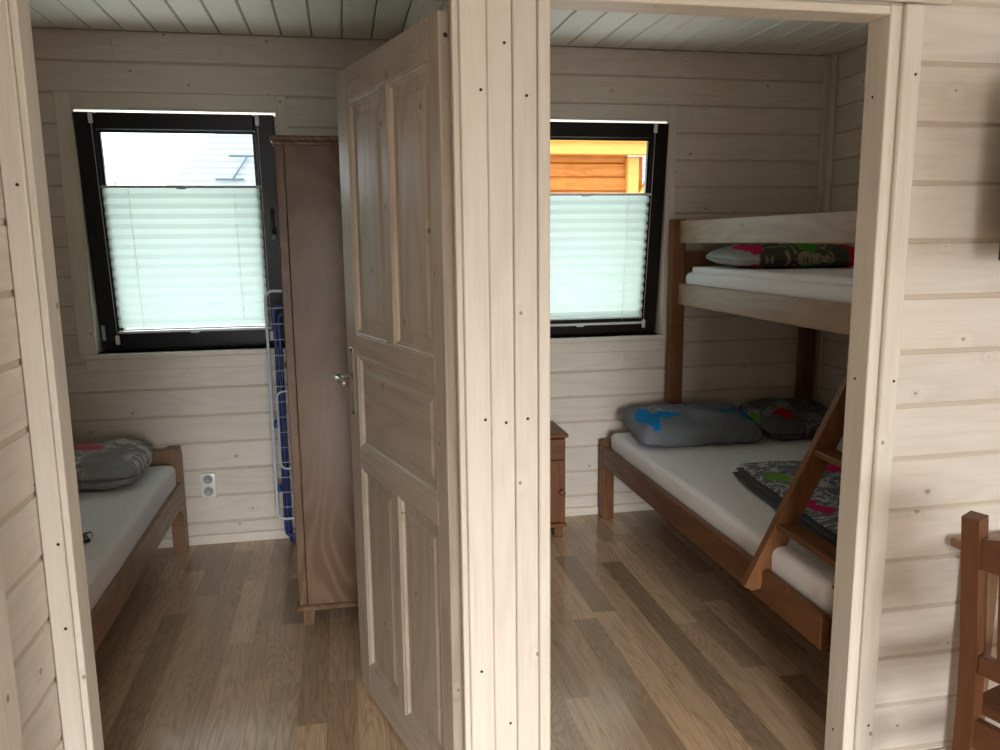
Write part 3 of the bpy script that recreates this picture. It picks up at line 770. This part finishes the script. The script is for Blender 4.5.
folded('duvet', (1.90, 2.66, .487), .66, .92, 'linen_fold', 'folded dark floral duvet lying on the lower bunk behind the ladder', -.10)

# ladder leaning from the lower rail to the upper rail
ld = thing('ladder', 'brown pine ladder leaning from lower to upper bunk', 'ladder', (1.33, 2.2, .33))
sl = 1/2.015
def lx(z): return 1.277+(z-.369)*sl
for y_ in (2.325, 1.934):
    mb = MB()
    zt_ = 1.285; pw_ = .082
    poly = [(lx(.355), .355), (lx(zt_), zt_), (lx(zt_)+pw_, zt_), (lx(.425)+pw_, .425), (1.332, .365), (1.330, .345), (1.300, .340)]
    if y_ < 2: poly = [(lx(.505), .505), (lx(zt_), zt_), (lx(zt_)+pw_, zt_), (lx(.505)+pw_, .505)]
    mb.prism(poly, 'xz', y_, y_+.028, axis='z')
    mb.build('stile', 'bunk_pine', ld)
for zz in (.545, .790, 1.035):
    mb = MB(); x_ = lx(zz)+.012; mb.box(x_, x_+.075, 1.962, 2.325, zz, zz+.020, bev=.003, axis='y'); mb.build('rung', 'bunk_pine', ld)

# ------------------------------------------------------------ right edge: chair, table, wall cabinet
ch = thing('chair', 'brown wooden chair at the right edge against the board wall', 'chair', (1.50, 1.25, 0))
ang = math.radians(-72)
CM = Matrix.Translation((1.330, 1.452, 0)) @ Matrix.Rotation(ang, 4, 'Z')   # local x: along the back, local y: towards the seat
def cpart(nm, mb): return mb.build(nm, 'chair_pine', ch)
CW = .40
def post_poly():
    return [(0, 0), (-.008, .25), (-.004, .45), (-.012, .60), (-.035, .80), (-.048, .905), (-.014, .912), (.0, .80), (.022, .60), (.032, .45), (.028, .25), (.034, 0)]
for x_ in (0, CW-.038):
    mb = MB(); mb.prism(post_poly(), 'yz', x_, x_+.038, axis='z', M=CM); cpart('back_post', mb)
for x_ in (0, CW-.038):
    mb = MB(); mb.box(x_, x_+.038, .36, .398, 0, .43, bev=.004, M=CM); cpart('leg', mb)
mb = MB(); n_ = 10
tp = [(.038+(CW-.076)*i/n_, .862+.026*math.sin(math.pi*i/n_)) for i in range(n_+1)]
mb.prism([(.038, .795)]+tp+[(CW-.038, .795)], 'xz', -.032, -.008, axis='x', M=CM); cpart('top_rail', mb)
mb = MB(); mb.box(.038, CW-.038, -.006, .018, .545, .590, bev=.003, M=CM); cpart('back_rail', mb)
for i in range(4):
    x_ = .075+i*.072; mb = MB(); mb.prism([(.0, .585), (.012, .585), (-.012, .80), (-.024, .80)], 'yz', x_, x_+.030, axis='z', M=CM); cpart('back_slat', mb)
mb = MB(); mb.box(-.006, CW+.006, .034, .42, .430, .452, bev=.008, M=CM); cpart('seat', mb)
mb = MB(); mb.box(.038, CW-.038, .006, .026, .365, .430, M=CM); cpart('seat_apron', mb)
mb = MB(); mb.box(.038, CW-.038, .370, .390, .365, .430, M=CM); cpart('seat_apron', mb)
for x_ in (.008, CW-.030): mb = MB(); mb.box(x_, x_+.020, .034, .36, .180, .215, M=CM); cpart('stretcher', mb)

tb = thing('table', 'wooden table end against the wall behind the chair', 'table', (2.1, 1.6, 0))
mb = MB(); mb.box(1.590, 2.70, 1.20, 1.812, .668, .694, bev=.004); mb.build('tabletop', 'bed_pine', tb)
for y_ in (1.772, 1.24): mb = MB(); mb.box(1.66, 2.62, y_, y_+.02, .59, .668); mb.build('apron', 'bed_pine', tb)
for x_ in (1.64, 2.58):
    for y_ in (1.23, 1.745): mb = MB(); mb.box(x_, x_+.055, y_, y_+.055, 0, .668, bev=.004); mb.build('leg', 'bed_pine', tb)

cb = thing('television', 'black television just at the right edge of the view', 'television', (2.1, 1.72, 1.42))
mb = MB(); mb.box(1.588, 2.50, 1.690, 1.735, 1.436, 1.885, bev=.004); mb.build('screen', 'tv_black', cb)
mb = MB(); mb.box(1.95, 2.25, 1.735, 1.834, 1.55, 1.85, bev=.004); mb.build('wall_bracket', 'black_plastic', cb)

# ------------------------------------------------------------ outside
mb = MB(); mb.box(-40, 40, 4.4, 60, -.6, -.5); struct(mb.build('ground', 'gravel'), 'ground outside the windows')
# neighbouring house seen through the left window: hipped roof of pale tiles with a roof window
hs = thing('house', 'pale tiled roof of a neighbouring house outside the left window', 'house', (1.5, 17, -.5))
mb = MB(); mb.box(-3.3, 8.0, 15.3, 22, -.5, 1.75); mb.build('wall', 'plaster', hs)
mb = MB(); rows = 26
ex0, ey, ez = -3.55, 14.8, 1.70         # eave left corner
rdx, rdy, rdz = 2.35, 3.6, 3.3
for k in range(rows):
    t0, t1 = k/rows, (k+1)/rows
    y0_, z0_ = ey+rdy*t0, ez+rdz*t0; y1_, z1_ = ey+rdy*t1, ez+rdz*t1
    xa, xb = ex0+rdx*t0, ex0+rdx*t1
    vs = [(xa, y0_, z0_+.05), (8.5, y0_, z0_+.05), (8.5, y1_, z1_+.01), (xb, y1_, z1_+.01), (xa, y0_, z0_), (8.5, y0_, z0_)]
    mb.add(vs, [(0, 1, 2, 3), (4, 5, 1, 0)], axis='x')
    vs = [(xa, y0_, z0_+.05), (xb, y1_, z1_+.01), (xb, 22.4-(y1_-ey), z1_+.01), (xa, 22.4-(y0_-ey), z0_+.05)]
    mb.add(vs, [(0, 1, 2, 3)], axis='x')
mb.build('roof', 'roof_tile', hs)
mb = MB()
def on_roof(x_, t_): return (x_, ey+rdy*t_-.05, ez+rdz*t_+.08)
for a, b_ in (((-2.15, .26), (-1.65, .26)), ((-1.95, .40), (-1.30, .40)), ((-1.85, .26), (-1.62, .40))):
    mb.tube([on_roof(*a), on_roof(*b_)], .02, 6)
mb.build('snow_guard', 'dark_skylight', hs)
# small bare tree left of that roof
tr = thing('tree', 'bare thin tree outside the left window', 'tree', (-3.6, 14.4, -.5))
mb = MB()
def branch(p, d, r, k):
    q = Vector(p)+Vector(d); mb.tube([p, tuple(q)], [r, r*.6], 5)
    if k:
        for s_ in range(3):
            a = Vector(d).normalized(); o_ = Vector((random.uniform(-1, 1), random.uniform(-.4, .4), random.uniform(-.1, .5)))
            branch(tuple(q), (a*.5+o_*.55)*Vector(d).length*.75, r*.55, k-1)
branch((-3.6, 14.4, -.5), (0.05, 0, 1.7), .035, 4)
mb.build('branches', 'bark', tr)
# neighbouring timber cabin seen through the right window
cbn = thing('cabin', 'orange timber cabin with yellow eaves beam outside the right window', 'cabin', (3, 9, -.5))
mb = MB(); k = 0; z_ = -.5
while z_ < 2.34:
    vs0 = .14; mb.box(1.0, 2.90+.02, 8.06, 8.20, z_, z_+.132, bev=.012, axis='x'); z_ += .138
mb.build('wall', 'cabin_orange', cbn)
mb = MB(); mb.box(2.90, 3.02, 8.00, 8.12, -.5, 2.315, axis='z', bev=.01); mb.build('post', 'cabin_yellow', cbn)
mb = MB(); mb.box(.8, 3.42, 7.86, 7.98, 2.325, 2.46, axis='x', bev=.006); mb.box(.8, 3.42, 7.80, 7.88, 2.44, 2.60, axis='x', bev=.006); mb.build('eaves_beam', 'cabin_yellow', cbn)
mb = MB(); mb.prism([(7.7, 2.61), (7.7, 2.66), (11.0, 3.9), (11.0, 3.85)], 'yz', .6, 3.6, axis='y'); mb.build('roof', 'roof_tile', cbn)
mb = MB(); mb.prism([(3.02, 1.95), (3.07, 1.95), (3.40, 2.32), (3.31, 2.32)], 'xz', 8.0, 8.1, axis='z'); mb.build('brace', 'cabin_yellow', cbn)
mb = MB(); mb.box(3.02, 3.10, 8.12, 8.2, -.5, 2.33, axis='z'); mb.build('corner_board', 'cabin_orange', cbn)

C.cycles.max_bounces = 10; C.cycles.diffuse_bounces = 6; C.cycles.transparent_max_bounces = 12
C.cycles.use_denoising = True; C.cycles.sample_clamp_indirect = 6
